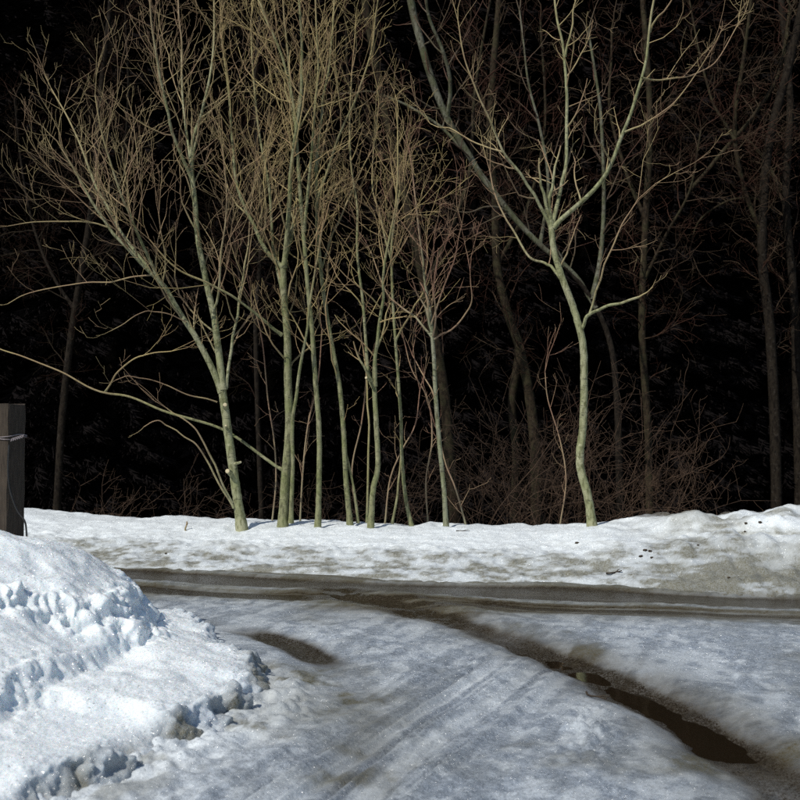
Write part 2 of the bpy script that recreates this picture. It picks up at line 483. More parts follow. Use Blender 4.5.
# icy lane and the mouth of the drive
def make_road():
    ny, nx = 620, 600
    X, Y = fan_grid(3.0, 17.5, ny, nx, lambda y: 0.43 * y + 1.3)
    z, g1, dp1, g2, dp2, b1, b2, v, rough, d1, d2, cr, q, al, line = road_height(X, Y)
    n1 = fbm(X * 0.9, Y * 0.8, 4, 201); n2 = fbm(X * 3.2, Y * 2.2, 6, 205, 0.62); n3 = fbm(X * 0.6, v * 7.0, 4, 209); n4 = fbm(q * 7.0, al * 0.7, 4, 213)
    n5 = fbm(X * 9.0, Y * 6.5, 4, 217, 0.6)
    ice = 0.58 + 0.42 * sstep(-0.35, 0.30, 0.3 * n1 + 0.25 * n2 + 0.55 * n4 + 0.8 * n5)
    ice = np.clip(ice + 0.3 * line, 0, 1)
    ice = ice * (1 - 0.6 * cr) * (1 - 0.45 * np.exp(-((np.abs(q) - 0.16) / 0.05) ** 2) * sstep(4.3, 3.0, al))
    lane = sstep(3.0, 1.7, v)
    ice = np.maximum(ice, 0.6 * lane)
    dirt = 0.07 + 0.26 * sstep(0.0, 0.45, n1) + 0.25 * sstep(0.1, 0.5, n2) * sstep(0, 0.3, n1)
    near1 = np.exp(-(d1 / 0.55) ** 2); near2 = np.exp(-(d2 / 0.5) ** 2)
    dirt = dirt + 0.60 * near1 * (0.7 + 0.6 * n2) + 0.22 * near2 * (0.6 + 0.8 * n2)
    stain = np.exp(-(((X + 0.42) / 0.38) ** 2 + ((Y - 7.2) / 0.7) ** 2)) + 0.6 * np.exp(-(((X + 0.05) / 0.3) ** 2 + ((Y - 7.9) / 0.5) ** 2))
    dirt = dirt + 0.42 * stain * (0.7 + 0.8 * n2)
    dirt = dirt + lane * (0.80 + 0.5 * n3)
    streak = sstep(1.02, 1.12, v) * sstep(1.50, 1.34, v)
    dirt = dirt - 0.55 * streak * sstep(-0.25, 0.35, n3 + 0.5 * n1)
    wet = b1 * (1.15 + 0.5 * n3) + b2 * (0.72 + 0.9 * n3) + 0.45 * lane * sstep(-0.3, 0.4, n3 + 0.3 * n1) * (1 - 0.6 * streak)
    wet = wet + np.maximum(sstep(0.05, 0.75, g1) * (0.88 + 0.2 * dp1), (0.55 + 0.45 * dp1) * np.exp(-((d1 + 0.14 * n2) / 0.40) ** 2) * (0.9 + 0.7 * n2)) + 1.05 * sstep(0.2, 0.85, g2) * dp2 + 0.14 * sstep(0.3, 0.9, g2)
    join = np.exp(-(((X - 0.1) / 1.1) ** 2 + ((Y - 11.5) / 0.7) ** 2))
    dirt = dirt + 0.35 * join; wet = wet + 0.34 * join * (1 + n3)
    dirt = dirt + cr * 0.5 * sstep(0.1, 0.45, n2) + 0.10 * sstep(0.0, 0.5, n4)
    at_ = {'ice': np.clip(ice, 0, 1), 'dirt': np.clip(dirt, 0, 0.95), 'wet': np.clip(wet, 0, 1)}
    return mesh_obj('icy_road', np.stack([X, Y, z], -1).reshape(-1, 3), grid_faces(ny, nx), M['snow'], attrs=at_)
tag(make_road(), kind='structure')

# melt water standing in the ruts
def make_puddle(name, line, p0, p1, halfw, zlev):
    L = smooth_line(line, 80)
    seg = np.sqrt(((L[1:] - L[:-1]) ** 2).sum(1)); acc = np.concatenate([[0], np.cumsum(seg)])
    m = 44
    ps = np.linspace(p0, p1, m)
    cx = np.interp(ps, acc, L[:, 0]); cy = np.interp(ps, acc, L[:, 1])
    tx = np.gradient(cx); ty = np.gradient(cy); tl = np.sqrt(tx * tx + ty * ty)
    nx_, ny_ = -ty / tl, tx / tl
    k = 7; V = []
    for j in range(k):
        o = (j / (k - 1) * 2 - 1) * halfw * np.sqrt(np.clip(1 - (np.linspace(-1, 1, m)) ** 4, 0.02, 1))
        V.append(np.stack([cx + nx_ * o, cy + ny_ * o, np.full(m, zlev)], 1))
    V = np.stack(V, 1).reshape(-1, 3)
    return tag(mesh_obj(name, V, grid_faces(m, k)[:, ::-1], M['water']), kind='structure')
make_puddle('puddle', RUT, 3.5, 7.6, 0.28, -0.092)

def make_bank():
    nx = 1250; 
    svals = np.concatenate([np.linspace(-0.5, -0.05, 8), np.linspace(-0.03, 2.0, 105), np.linspace(2.04, 5.0, 60), np.linspace(5.2, 9, 12)])
    xs = np.linspace(-12.5, 12.5, nx)
    X = np.repeat(xs[None, :], len(svals), 0)
    Y = foot_y(X) + svals[:, None]
    z, s, right, face = bank_profile(X, Y)
    z = np.where(s < 0, -0.10, z - 0.03)
    wp = 0.5 * fbm(X * 0.8, Y * 0.8, 3, 300)
    n1 = fbm(X * 0.6 + wp, Y * 1.7 + wp, 5, 301, 0.62); n2 = fbm(X * 4.1 + wp, z * 16 + Y * 3, 5, 305, 0.65)
    low = sstep(1.15, 0.35, s + 0.55 * n1)
    dirt = low * np.clip(0.66 + 0.9 * n2 + 0.9 * n1, 0.15, 1) + 0.22 * sstep(2.0, 0.8, s) * sstep(-0.1, 0.4, n2)
    dirt = dirt + right * sstep(-0.35, 0.15, fbm(X * 1.1 + 2 * wp, Y * 2.2, 4, 317)) * (0.62 * sstep(-0.30, 0.25, n1 + 0.6 * n2) * (0.75 + 0.7 * n2)) * sstep(2.3, 1.6, s) * (0.8 + 0.9 * n1) + right * 0.25 * sstep(1.4, 0.7, s)
    dirt = dirt + 0.05 + right * sstep(1.4, 1.8, s) * 0.8 * sstep(-0.15, 0.3, fbm(X * 1.4, Y * 1.4, 4, 311)) * (0.8 + 0.8 * n2)
    ice = 0.35 * low + 0.25 * right * sstep(1.8, 1.0, s)
    litter = sstep(3.5, 4.4, s + 0.5 * n1)
    wet = 0.45 * sstep(0.10, 0.0, s) + 0.85 * litter
    at_ = {'ice': np.clip(ice, 0, 1), 'dirt': np.clip(dirt, 0, 0.9), 'wet': np.clip(wet, 0, 1)}
    return mesh_obj('roadside_snow_bank', np.stack([X, Y, z], -1).reshape(-1, 3), grid_faces(len(svals), nx), M['snow'], attrs=at_)
tag(make_bank(), kind='structure')

# ---- ploughed mound by the drive

FOOT = [(-6, 3), (-2.3, 3), (-2.2, 5.5), (-2.10, 6.05), (-1.98, 6.86), (-1.92, 7.6), (-1.80, 8.1), (-1.82, 8.8), (-2.05, 9.7), (-2.6, 10.3), (-3.5, 10.7), (-6, 11.2)]
UPPER = [(-6, 7.2), (-2.75, 7.5), (-2.35, 7.75), (-2.07, 7.85), (-1.90, 8.15), (-1.95, 8.9), (-2.18, 9.6), (-2.75, 10.1), (-3.6, 10.5), (-6, 11.0)]
def mound_height(x, y):
    wx = x + 0.07 * fbm(x * 1.7, y * 1.7, 3, 401) + 0.03 * fbm(x * 6, y * 6, 3, 405)
    wy = y + 0.07 * fbm(x * 1.7, y * 1.7, 3, 411) + 0.03 * fbm(x * 6, y * 6, 3, 415)
    a = poly_sdf(wx, wy, APRON)
    f = poly_sdf(wx + 0.05 * fbm(x * 3.3, y * 3.3, 2, 421), wy, FOOT)
    h2 = poly_sdf(wx, wy + 0.06 * fbm(x * 3.0, y * 3.0, 2, 423), UPPER)
    z = -0.10 + 0.10 * sstep(-0.06, 0.0, a)
    crumb = sstep(-0.5, 0.4, fbm(x * 1.6, y * 1.6, 3, 431))
    ledge = 0.085 + 0.085 * crumb
    z = z + ledge * sstep(-0.03, 0.15 + 0.14 * (1 - crumb), a) + 0.10 * sstep(0.08, 0.9, a)
    # two broken steps up to the crown of the heap
    s1 = 0.13 * sstep(0.0, 0.16, f) + 0.20 * sstep(0.05, 0.75, f)
    s2 = 0.13 * sstep(0.0, 0.15, h2) + 0.36 * sstep(0.0, 1.5, h2)
    z = z + s1 + s2 * (0.95 + 0.15 * fbm(x * 0.8, y * 0.8, 2, 447))
    e1 = np.exp(-((f - 0.08) / 0.17) ** 2) * sstep(-0.5, 0.2, fbm(x * 1.4, y * 1.4, 2, 449))
    e2 = np.exp(-((h2 - 0.07) / 0.15) ** 2)
    e0 = np.exp(-((a - 0.05) / 0.14) ** 2)
    inn = sstep(0, 0.1, a)
    z = z + inn * (0.022 * fbm(x * 2.2, y * 2.2, 4, 461) + 0.007 * fbm(x * 12, y * 12, 3, 465))
    return z, a, f, e0, e1, e2, crumb

def make_mound():
    ny, nx = 600, 560
    r = (12.3 / 4.2) ** (1.0 / (ny - 1)); ys = 4.2 * r ** np.arange(ny)
    Y = np.repeat(ys[:, None], nx, 1)
    left = -0.45 * Y - 0.9; right = np.full_like(Y, -0.62)
    u = np.linspace(0, 1, nx)[None, :]
    X = left + (right - left) * u
    z, a, f, e0, e1, e2, crumb = mound_height(X, Y)
    # lumps and melt pits stand off the surface along its normal, so that steep faces carry them too
    P = np.stack([X, Y, z], -1)
    N = np.cross(np.gradient(P, axis=1), np.gradient(P, axis=0))
    N /= np.linalg.norm(N, axis=2, keepdims=True) + 1e-12
    wv = 0.05 * vnoise(X * 7, Y * 7 + z * 5, 451)
    w1 = worley3((X + wv) * 8.5, (Y + wv) * 8.5, z * 8.5, 21)
    w2 = worley3((X - wv) * 15, (Y + wv) * 15, z * 15, 22)
    w3 = worley3((X + wv) * 9.5, (Y - wv) * 9.5, z * 9.5, 25)
    mod = 0.5 + 0.9 * sstep(-0.3, 0.3, fbm(X * 2.1, Y * 2.1, 2, 459))
    disp = (e1 + 0.8 * e2) * mod * 0.8 * (0.11 * (w1 - 0.42) + 0.085 * (w2 - 0.38) + 0.06 * fbm(X * 8, Y * 8 + z * 7, 4, 453))
    disp = disp + e0 * (0.3 + 0.9 * crumb) * (0.06 * (0.4 - w3) + 0.07 * (0.4 - w2) + 0.09 * fbm(X * 6, Y * 6 + z * 4, 3, 455)) * sstep(-0.02, 0.06, a)
    grain = 0.38 - worley3(X * 34, Y * 34, z * 34, 27)
    disp = disp + 0.004 * grain * sstep(0.0, 0.05, a) * (1 + 2.0 * sstep(0.5, 0.0, a))
    P = P + N * np.clip(disp, -0.09, 0.06)[..., None]
    n2 = fbm(X * 4.2, Y * 4.2, 4, 505); n1 = fbm(X * 1.2, Y * 1.2, 3, 507)
    outer = sstep(0.35, 0.0, a)
    dirt = e0 * (0.26 + 0.9 * n2) * sstep(10.2, 8.6, Y) + 0.05 * outer + 0.55 * e1 * sstep(0.25, 0.6, n2) * sstep(0.0, 0.4, n1)
    dirt = dirt + 0.35 * sstep(0.3, 0.6, n2) * outer
    ice = 0.55 * outer + 0.2 * e0
    at_ = {'ice': np.clip(ice, 0, 1), 'dirt': np.clip(dirt, 0, 0.85), 'wet': np.zeros_like(z)}
    return mesh_obj('ploughed_snow_mound', P.reshape(-1, 3), grid_faces(ny, nx), M['heap_snow'], attrs=at_)
tag(make_mound(), kind='structure')

# ------------------------------------------------------------------ trees
def tubes(polys, K, sides):
    """Many tapered tubes at once. polys: list of (points Nx3, radii N); each is resampled to K rings."""
    n = len(polys)
    P = np.zeros((n, K, 3)); R = np.zeros((n, K))
    for i, (p, r) in enumerate(polys):
        p = np.asarray(p, dtype=float); r = np.asarray(r, dtype=float)
        if len(p) != K:
            t = np.linspace(0, 1, len(p)); tt = np.linspace(0, 1, K)
            P[i] = np.stack([np.interp(tt, t, p[:, c]) for c in range(3)], 1)
            R[i] = np.interp(tt, t, r)
        else:
            P[i] = p; R[i] = r
    T = np.gradient(P, axis=1)
    T /= (np.linalg.norm(T, axis=2, keepdims=True) + 1e-9)
    ref = np.array([0.31, 0.93, 0.19])
    U = np.cross(T, ref); U /= (np.linalg.norm(U, axis=2, keepdims=True) + 1e-9)
    W = np.cross(T, U)
    a = np.arange(sides) * 2 * pi / sides
    V = P[:, :, None, :] + R[:, :, None, None] * (U[:, :, None, :] * np.cos(a)[None, None, :, None] + W[:, :, None, :] * np.sin(a)[None, None, :, None])
    rad = np.repeat(R[:, :, None], sides, 2)
    base = (np.arange(n) * K * sides)[:, None, None]
    k = (np.arange(K - 1) * sides)[None, :, None]
    j = np.arange(sides)[None, None, :]; j2 = (j + 1) % sides
    F_ = np.stack([base + k + j, base + k + j2, base + k + sides + j2, base + k + sides + j], -1).reshape(-1, 4)
    return V.reshape(-1, 3), F_, rad.ravel()

def join(parts):
    Vs, Fs, Rs = [], [], []; off = 0
    for V, F_, R in parts:
        Vs.append(V); Fs.append(F_ + off); Rs.append(R); off += len(V)
    return np.concatenate(Vs), np.concatenate(Fs), np.concatenate(Rs)

def norm3(v):
    l = sqrt(v[0] * v[0] + v[1] * v[1] + v[2] * v[2]) + 1e-9
    return (v[0] / l, v[1] / l, v[2] / l)

def side_dir(d, ang, rng):
    """a direction leaving d at the angle ang, on a random side"""
    while True:
        r = (rng.uniform(-1, 1), rng.uniform(-1, 1), rng.uniform(-1, 1))
        c = (d[1] * r[2] - d[2] * r[1], d[2] * r[0] - d[0] * r[2], d[0] * r[1] - d[1] * r[0])
        if c[0] ** 2 + c[1] ** 2 + c[2] ** 2 > 0.05: break
    c = norm3(c)
    ca, sa = cos(ang), sin(ang)
    return (d[0] * ca + c[0] * sa, d[1] * ca + c[1] * sa, d[2] * ca + c[2] * sa)

RMIN = 0.0024
def grow(start, d, length, r0, level, st, rng, out):
    """one branch and, recursively, its side branches"""
    n = 7 if length > 0.8 else (5 if length > 0.35 else 4)
    step = length / n
    pts = [start]; p = start; dirs = [d]
    w = st['wob']
    for i in range(n):
        d = norm3((d[0] + rng.gauss(0, w), d[1] + rng.gauss(0, w), d[2] + rng.gauss(0, w) + st['up']))
        p = (p[0] + d[0] * step, p[1] + d[1] * step, p[2] + d[2] * step)
        pts.append(p); dirs.append(d)
    rt = max(RMIN, r0 * 0.30)
    rad = [r0 + (rt - r0) * i / n for i in range(n + 1)]
    out.append((pts, rad, level))
    if level <= 0 or length < 0.16: return
    m = max(1, int(length * st['dens'] * rng.uniform(0.75, 1.25)))
    for k in range(m):
        t = 0.18 + 0.80 * (k + rng.random()) / m
        i = min(n - 1, int(t * n)); f = t * n - i
        q = tuple(pts[i][c] + (pts[i + 1][c] - pts[i][c]) * f for c in range(3))
        rr = rad[i] + (rad[i + 1] - rad[i]) * f
        L = length * rng.uniform(0.25, 0.85) * (1.0 - 0.5 * t)
        if L < 0.14: L = rng.uniform(0.12, 0.24)
        nd = side_dir(dirs[i + 1], radians(rng.uniform(*st['ang'])), rng)
        grow(q, nd, L, max(RMIN, rr * 0.60), level - 1, st, rng, out)

STYLE = {
    'broom': dict(wob=0.15, up=0.13, dens=3.6, ang=(24, 62)),
    'spread': dict(wob=0.16, up=0.09, dens=3.6, ang=(30, 70)),
    'scrub': dict(wob=0.20, up=0.03, dens=6.0, ang=(35, 75)),
}

def line3d(pts, Y0, Y1, r0px, r1px, n=None, rng=None):
    """photo pixels and a depth range -> smooth 3-D centre line with radii in metres"""
    m = len(pts)
    P = smooth_line([at(px, py, Y0 + (Y1 - Y0) * (i / (m - 1))) for i, (px, py) in enumerate(pts)], n or 6 * m)
    k = np.linspace(0, 1, len(P))
    R = (r0px + (r1px - r0px) * k) * (Y0 + (Y1 - Y0) * k) / F
    return P, R

def build_tree(name, label, mat, Y, trunk, limbs, style, seed, group=None, cat='tree', twig_len=(0.7, 2.3), twig_dens=4.0, level=3, stubs=(), bare=0.25, trunk_sides=12, limb_mat=None, low=0.16):
    """trunk = (pixels, r0, r1); limbs = [(pixels, r0, r1, depth at start, depth at end, twig density factor)]"""
    rng = random.Random(seed)
    st = STYLE[style]
    tp, r0, r1 = trunk
    P, R = line3d(tp, Y, Y + (trunk[3] if len(trunk) > 3 else 0.0), r0, r1, 10 * len(tp)) if len(trunk) < 4 else line3d(tp, Y, Y + trunk[3], r0, r1, 10 * len(tp))
    # flare at the root and push it into the ground
    kk = np.linspace(0, 1, len(P))
    hgt = P[:, 2] - P[0, 2]
    R = R * 0.79 * (1 + 0.30 * np.exp(-hgt / 0.10))
    dn = P[0] - (P[3] - P[0]) / (np.linalg.norm(P[3] - P[0]) + 1e-9) * 0.55
    P = np.vstack([dn, P]); R = np.concatenate([[R[0] * 1.15], R])
    wob = np.array([[rng.gauss(0, 0.0015) for _ in range(3)] for _ in range(len(P))]); P = P + wob * np.minimum(1, R[:, None] / 0.05)
    root = empty(name, tuple(P[1]))
    tag(root, label, cat, group)
    V, F_, rad = tubes([(P, R)], len(P), trunk_sides)
    ang = np.tile(np.arange(trunk_sides), len(P))
    # knots and unevenness of the stem
    vv = fbm(V[:, 0] * 9 + V[:, 1] * 5, V[:, 2] * 7 + V[:, 1] * 4, 3, seed)
    ctr = np.repeat(P, trunk_sides, 0)
    V = ctr + (V - ctr) * (1 + 0.07 * vv)[:, None]
    mesh_obj('trunk', V, F_, mat, root, attrs={'rad': rad})
    sources = [(P, R, 1.0, bare)]
    for lb in limbs:
        lmat = limb_mat or mat
        pts, a, b, y0, y1 = lb[:5]
        LP, LR = line3d(pts, Y + y0, Y + y1, a, b)
        m_ = max(3, len(LP) // 3)
        kx = np.linspace(0, len(LP) - 1, m_)
        amp = min(0.016, 0.005 + 0.008 / max(0.6, a))
        off = np.stack([np.interp(np.arange(len(LP)), kx, [0.0] + [rng.gauss(0, amp) for _ in range(m_ - 1)]) for _ in range(3)], 1)
        LP = LP + off
        LR = LR * 0.88; LR[0] *= 1.35; LR[1] *= 1.12
        V, F_, rad = tubes([(LP, LR)], len(LP), 8)
        mesh_obj('limb', V, F_, lmat, root, attrs={'rad': rad})
        sources.append((LP, LR, lb[5] if len(lb) > 5 else 1.0, 0.12))
    out = []
    for LP, LR, dfac, bare_ in sources:
        seg = np.linalg.norm(LP[1:] - LP[:-1], axis=1); acc = np.concatenate([[0], np.cumsum(seg)])
        Ltot = acc[-1]
        m = int(Ltot * twig_dens * dfac * (1 - bare_))
        for k in range(m):
            t = bare_ + (1 - bare_) * (k + rng.random()) / m
            s = t * Ltot
            i = min(len(seg) - 1, int(np.searchsorted(acc, s)) - 1); i = max(0, i)
            f = (s - acc[i]) / (seg[i] + 1e-9)
            q = LP[i] + (LP[i + 1] - LP[i]) * f
            if rng.random() > min(1.0, max(low, (q[2] - 1.9) / 2.8)): continue
            d = norm3(tuple(LP[i + 1] - LP[i]))
            r = LR[i]
            L = (twig_len[0] + (twig_len[1] - twig_len[0]) * rng.random() ** 1.6) * (1.05 - 0.35 * t) * min(1.0, 0.45 + r / 0.03)
            nd = side_dir(d, radians(rng.uniform(*st['ang'])), rng)
            if nd[2] < -0.25: nd = norm3((nd[0], nd[1], -nd[2] * 0.4))
            grow(tuple(q), nd, L, min(max(RMIN, r * rng.uniform(0.35, 0.6)), 0.016), level, st, rng, out)
        # the limb's own tip goes on growing
        if LR[-1] < 0.05:
            d = norm3(tuple(LP[-1] - LP[-3]))
            for _ in range(2 if dfac > 0.45 else 1):
                grow(tuple(LP[-1]), side_dir(d, radians(rng.uniform(5, 25)), rng), rng.uniform(0.7, 1.3) if dfac > 0.45 else 0.25, max(RMIN, LR[-1] * 0.8), level, st, rng, out)
    if out:
        big = [(p, r) for p, r, l in out if r[0] > 0.009]
        small = [(p, r) for p, r, l in out if r[0] <= 0.009]
        parts = []
        if big: parts.append(tubes(big, 8, 5))
        if small: parts.append(tubes(small, 5, 3))
        V, F_, rad = join(parts)
        tag(mesh_obj('crown', V, F_, limb_mat or mat, root, attrs={'rad': rad}), kind='stuff')
    for (px, py, rr, dx) in stubs:
        # sawn-off side branch: a short collar with a pale cut face
        c = np.array(at(px, py, Y - 0.10)); d = np.array(norm3((dx, -1.0, 0.25)))
        L = 0.07
        V, F_, rad = tubes([([c - d * 0.10, c + d * 0.01, c + d * L], [rr * 1.5, rr * 1.1, rr])], 3, 10)
        sb = mesh_obj('branch_stub', V, F_, mat, root, attrs={'rad': np.maximum(rad, 0.03)})
        u = np.cross(d, (0, 0, 1)); u /= np.linalg.norm(u); w = np.cross(d, u)
        ring = [c + d * (L + 0.002) + rr * 0.96 * (u * cos(q) + w * sin(q)) for q in np.arange(12) * 2 * pi / 12]
        Vc = np.array(ring + [c + d * (L + 0.006)])
        Fc = np.array([[i, (i + 1) % 12, 12] for i in range(12)])
        cf = mesh_obj('cut_face', Vc, Fc, M['cut_wood'], None, smooth=False)
        cf.parent = sb; cf.location = tuple(-np.array(root.location))
    return root

ROW = 'young bare trees standing along the snow bank'
build_tree('bare_tree', 'grey-green forked tree with pale sawn branch stubs and a long limb leaning left', M['green_bark'], 17.0,
    ([(241, 523), (236, 490), (229, 440), (222, 388)], 5.9, 5.2), [
    ([(222, 392), (205, 355), (186, 322), (168, 292), (150, 272), (122, 242), (100, 215), (80, 180), (62, 148)], 3.9, 0.9, 0, -0.6),
    ([(148, 269), (120, 230), (98, 188), (78, 140), (52, 88)], 2.2, 0.7, -0.2, 0.5),
    ([(168, 292), (148, 258), (132, 222), (118, 185), (104, 140), (96, 95)], 2.2, 0.7, -0.2, -1.2),
    ([(110, 228), (76, 222), (40, 222), (8, 226)], 0.9, 0.4, -0.4, -0.9, 0.7),
    ([(152, 275), (112, 280), (70, 284), (34, 292), (8, 304)], 0.8, 0.4, -0.2, 0.6, 0.4),
    ([(223, 390), (218, 345), (213, 312), (205, 272), (198, 235), (192, 178)], 4.4, 2.8, 0, 0.1, 0.6),
    ([(192, 180), (182, 155), (170, 125), (162, 85), (155, 50), (150, -5)], 2.2, 1.0, 0.1, -0.7),
    ([(192, 180), (193, 140), (204, 105), (212, 60), (215, -5)], 2.3, 1.0, 0.1, 0.6),
    ([(191, 165), (184, 110), (181, 50), (178, -8)], 1.6, 0.8, 0.1, 1.1),
    ([(213, 312), (219, 290), (222, 250), (226, 200), (222, 150)], 1.5, 0.7, 0, -0.5),
    ([(226, 388), (232, 345), (238, 312), (241, 285), (246, 250), (252, 200)], 1.9, 0.8, 0, 0.5),
    ([(234, 508), (222, 488), (208, 462), (198, 447), (178, 432), (160, 420), (142, 426)], 1.3, 0.5, -0.05, -0.6, 0.3),
    ([(232, 503), (214, 465), (202, 440), (186, 420), (166, 408)], 1.4, 0.6, -0.05, -0.3, 0.5),
    ([(217, 402), (190, 396), (165, 384), (140, 378), (114, 379)], 0.8, 0.4, 0, -0.6, 0.3),
    ([(186, 322), (160, 312), (138, 314), (112, 330)], 0.7, 0.4, -0.2, -0.9, 0.35)],
    'broom', 11, ROW, twig_dens=5.6, bare=0.75,
    stubs=((225, 406, 0.030, 0.15), (229, 472, 0.033, -0.2), (238, 463, 0.017, 0.9), (226, 427, 0.015, 0.1)))

build_tree('bare_tree', 'stout double-stemmed olive tree sending one long low branch out to the left', M['olive_bark'], 17.15,
    ([(283, 523), (285, 480), (289, 430), (288, 380), (287, 330), (284, 300), (283, 266)], 5.9, 4.0), [
    ([(283, 470), (270, 462), (245, 443), (220, 428), (170, 413), (130, 397), (100, 392), (60, 372), (20, 356), (-12, 344)], 2.0, 0.6, 0, 0.7, 0.28),
    ([(105, 392), (118, 372), (140, 356), (170, 352)], 1.1, 0.5, 0.5, 0.2, 0.6),
    ([(282, 335), (262, 318), (238, 300), (210, 284), (176, 268), (150, 240)], 2.0, 0.7, 0, -0.8, 0.7),
    ([(283, 268), (268, 252), (252, 222), (240, 195), (233, 160), (230, 105), (222, 40)], 2.9, 1.0, 0, 0.4),
    ([(284, 268), (288, 230), (290, 190), (293, 150), (300, 100), (302, 50), (298, -5)], 3.2, 1.4, 0, -0.4),
    ([(284, 300), (274, 250), (270, 200), (262, 150), (255, 100), (250, 20)], 2.0, 1.0, 0, 0.9),
    ([(291, 523), (292, 480), (293, 430), (297, 385), (306, 335), (313, 285), (322, 230)], 2.8, 1.0, -0.05, -0.5, 0.6)],
    'broom', 12, ROW, twig_dens=4.0, bare=0.6)

build_tree('bare_tree', 'slim straight olive stem, first single stem right of the double-stemmed tree', M['olive_bark'], 17.0,
    ([(318, 523), (319, 480), (319, 430), (315, 375), (312, 330), (308, 290), (304, 240), (300, 190), (295, 120)], 3.6, 2.2), [
    ([(295, 122), (283, 60), (262, 10), (255, -10)], 1.8, 1.0, 0, 0.4),
    ([(304, 232), (310, 180), (313, 130), (318, 70), (316, -5)], 2.0, 1.0, 0, -0.7),
    ([(297, 135), (291, 80), (285, 30), (282, -8)], 1.6, 0.9, 0, -0.2)],
    'broom', 13, ROW, twig_dens=3.5, bare=0.42)

build_tree('bare_tree', 'slim olive stem leaning back to the left with a curved foot', M['olive_bark'], 17.3,
    ([(350, 523), (346, 480), (344, 440), (340, 390), (333, 350), (326, 310), (321, 270), (317, 220), (316, 170)], 3.5, 2.0), [
    ([(316, 172), (322, 110), (330, 60), (334, -5)], 1.8, 1.0, 0, 0.5),
    ([(317, 200), (338, 140), (355, 100), (372, 50), (378, -5)], 1.6, 0.8, 0, -0.6),
    ([(321, 270), (334, 230), (352, 190), (372, 150)], 1.3, 0.7, 0, 0.8),
    ([(358, 523), (354, 490), (347, 455), (344, 430)], 1.7, 1.2, 0.1, 0, 0.2)],
    'broom', 14, ROW, twig_dens=3.5, bare=0.4)

build_tree('bare_tree', 'low-forked slender tree with a pale sawn spot at its fork', M['olive_bark'], 16.9,
    ([(371, 524), (373, 490), (378, 465), (376, 420), (374, 384)], 3.7, 3.0), [
    ([(374, 388), (369, 375), (366, 340), (362, 300), (358, 260), (356, 200), (350, 140), (352, 70)], 2.3, 0.9, 0, 0.5, 0.8),
    ([(375, 386), (376, 355), (380, 320), (383, 290), (386, 250), (396, 200), (398, 130)], 2.4, 0.9, 0, -0.5, 0.8),
    ([(367, 523), (369, 440), (367, 395), (363, 350)], 1.4, 0.8, 0.2, 0.3, 0.3)],
    'spread', 15, ROW, twig_dens=4.6, bare=0.6, stubs=((368, 379, 0.020, -0.4),))

build_tree('bare_tree', 'thin wavering olive stem between the low-forked tree and the short-trunked one', M['olive_bark'], 17.4,
    ([(411, 524), (406, 500), (402, 460), (401, 420), (398, 375), (394, 320), (392, 280), (392, 240), (400, 190)], 2.6, 1.3), [
    ([(392, 262), (380, 220), (372, 180), (376, 120)], 1.3, 0.7, 0, 0.4),
    ([(396, 340), (412, 312), (425, 285), (428, 240)], 1.2, 0.6, 0, -0.5),
    ([(392, 524), (398, 490), (401, 455)], 1.6, 1.1, 0.1, 0, 0.2)],
    'spread', 16, ROW, twig_dens=4.8, bare=0.35)

build_tree('bare_tree', 'thin grey stem in front of the dark leaning trunk, arms opening at mid height', M['red_twig_bark'], 16.9,
    ([(446, 526), (444, 490), (440, 450), (436, 400), (434, 360), (432, 332)], 3.3, 2.4), [
    ([(432, 335), (428, 300), (422, 260), (416, 205), (410, 150)], 1.9, 0.7, 0, 0.3, 0.8),
    ([(432, 337), (415, 318), (400, 305), (384, 288), (370, 250)], 1.4, 0.6, 0, 0.6, 0.8),
    ([(433, 340), (450, 330), (465, 315), (472, 298), (470, 270)], 1.1, 0.5, 0, -0.5, 0.5),
    ([(435, 400), (425, 375), (412, 355)], 0.9, 0.5, 0, 0.4, 0.5),
    ([(431, 325), (442, 290), (455, 255), (462, 225)], 1.0, 0.5, 0, -0.7, 0.8)],
    'spread', 17, ROW, twig_dens=4.2, bare=0.7)

build_tree('bare_tree', 'crooked pale green tree dividing into three arms high above its kinked stem', M['green_bark'], 16.5,
    ([(592, 525), (588, 497), (581, 471), (580, 453), (583, 425), (584, 385), (583, 345), (574, 310), (563, 280), (555, 255), (552, 235), (551, 220)], 5.6, 3.7), [
    ([(551, 226), (540, 205), (530, 188), (516, 168), (503, 152), (492, 125), (478, 95), (465, 60), (458, 20)], 2.1, 0.7, 0, -0.6),
    ([(552, 226), (558, 200), (565, 170), (567, 130), (566, 90), (564, 55), (557, 20), (553, -8)], 2.6, 1.1, 0, 0.4),
    ([(565, 57), (570, 30), (578, -6)], 1.4, 0.8, 0.25, 0),
    ([(553, 228), (570, 212), (590, 193), (607, 172), (620, 140), (632, 110), (645, 65), (650, 30), (655, -5)], 2.9, 1.2, 0, -0.5, 0.8),
    ([(650, 32), (660, 15), (676, -5)], 1.2, 0.7, -0.4, -0.8, 0.8),
    ([(564, 284), (555, 270), (545, 263), (528, 257), (510, 225), (497, 200), (490, 172)], 1.9, 0.7, 0, 0.6, 0.7),
    ([(581, 330), (587, 318), (600, 309), (620, 303), (640, 297)], 2.1, 1.3, 0, -0.4, 0.3),
    ([(589, 316), (597, 290), (605, 265), (622, 225), (638, 200)], 1.4, 0.6, -0.1, -0.5, 0.8),
    ([(642, 78), (660, 80), (690, 76), (715, 62), (738, 25)], 1.1, 0.5, -0.4, 0.3, 0.8),
    ([(625, 132), (645, 122), (672, 105), (700, 70)], 1.1, 0.5, -0.3, -0.9, 0.8),
    ([(503, 152), (478, 145), (452, 130), (430, 125)], 1.0, 0.5, -0.2, 0.3, 0.9)],
    'spread', 18, ROW, twig_dens=3.6, bare=0.85, twig_len=(0.45, 1.3), level=3)

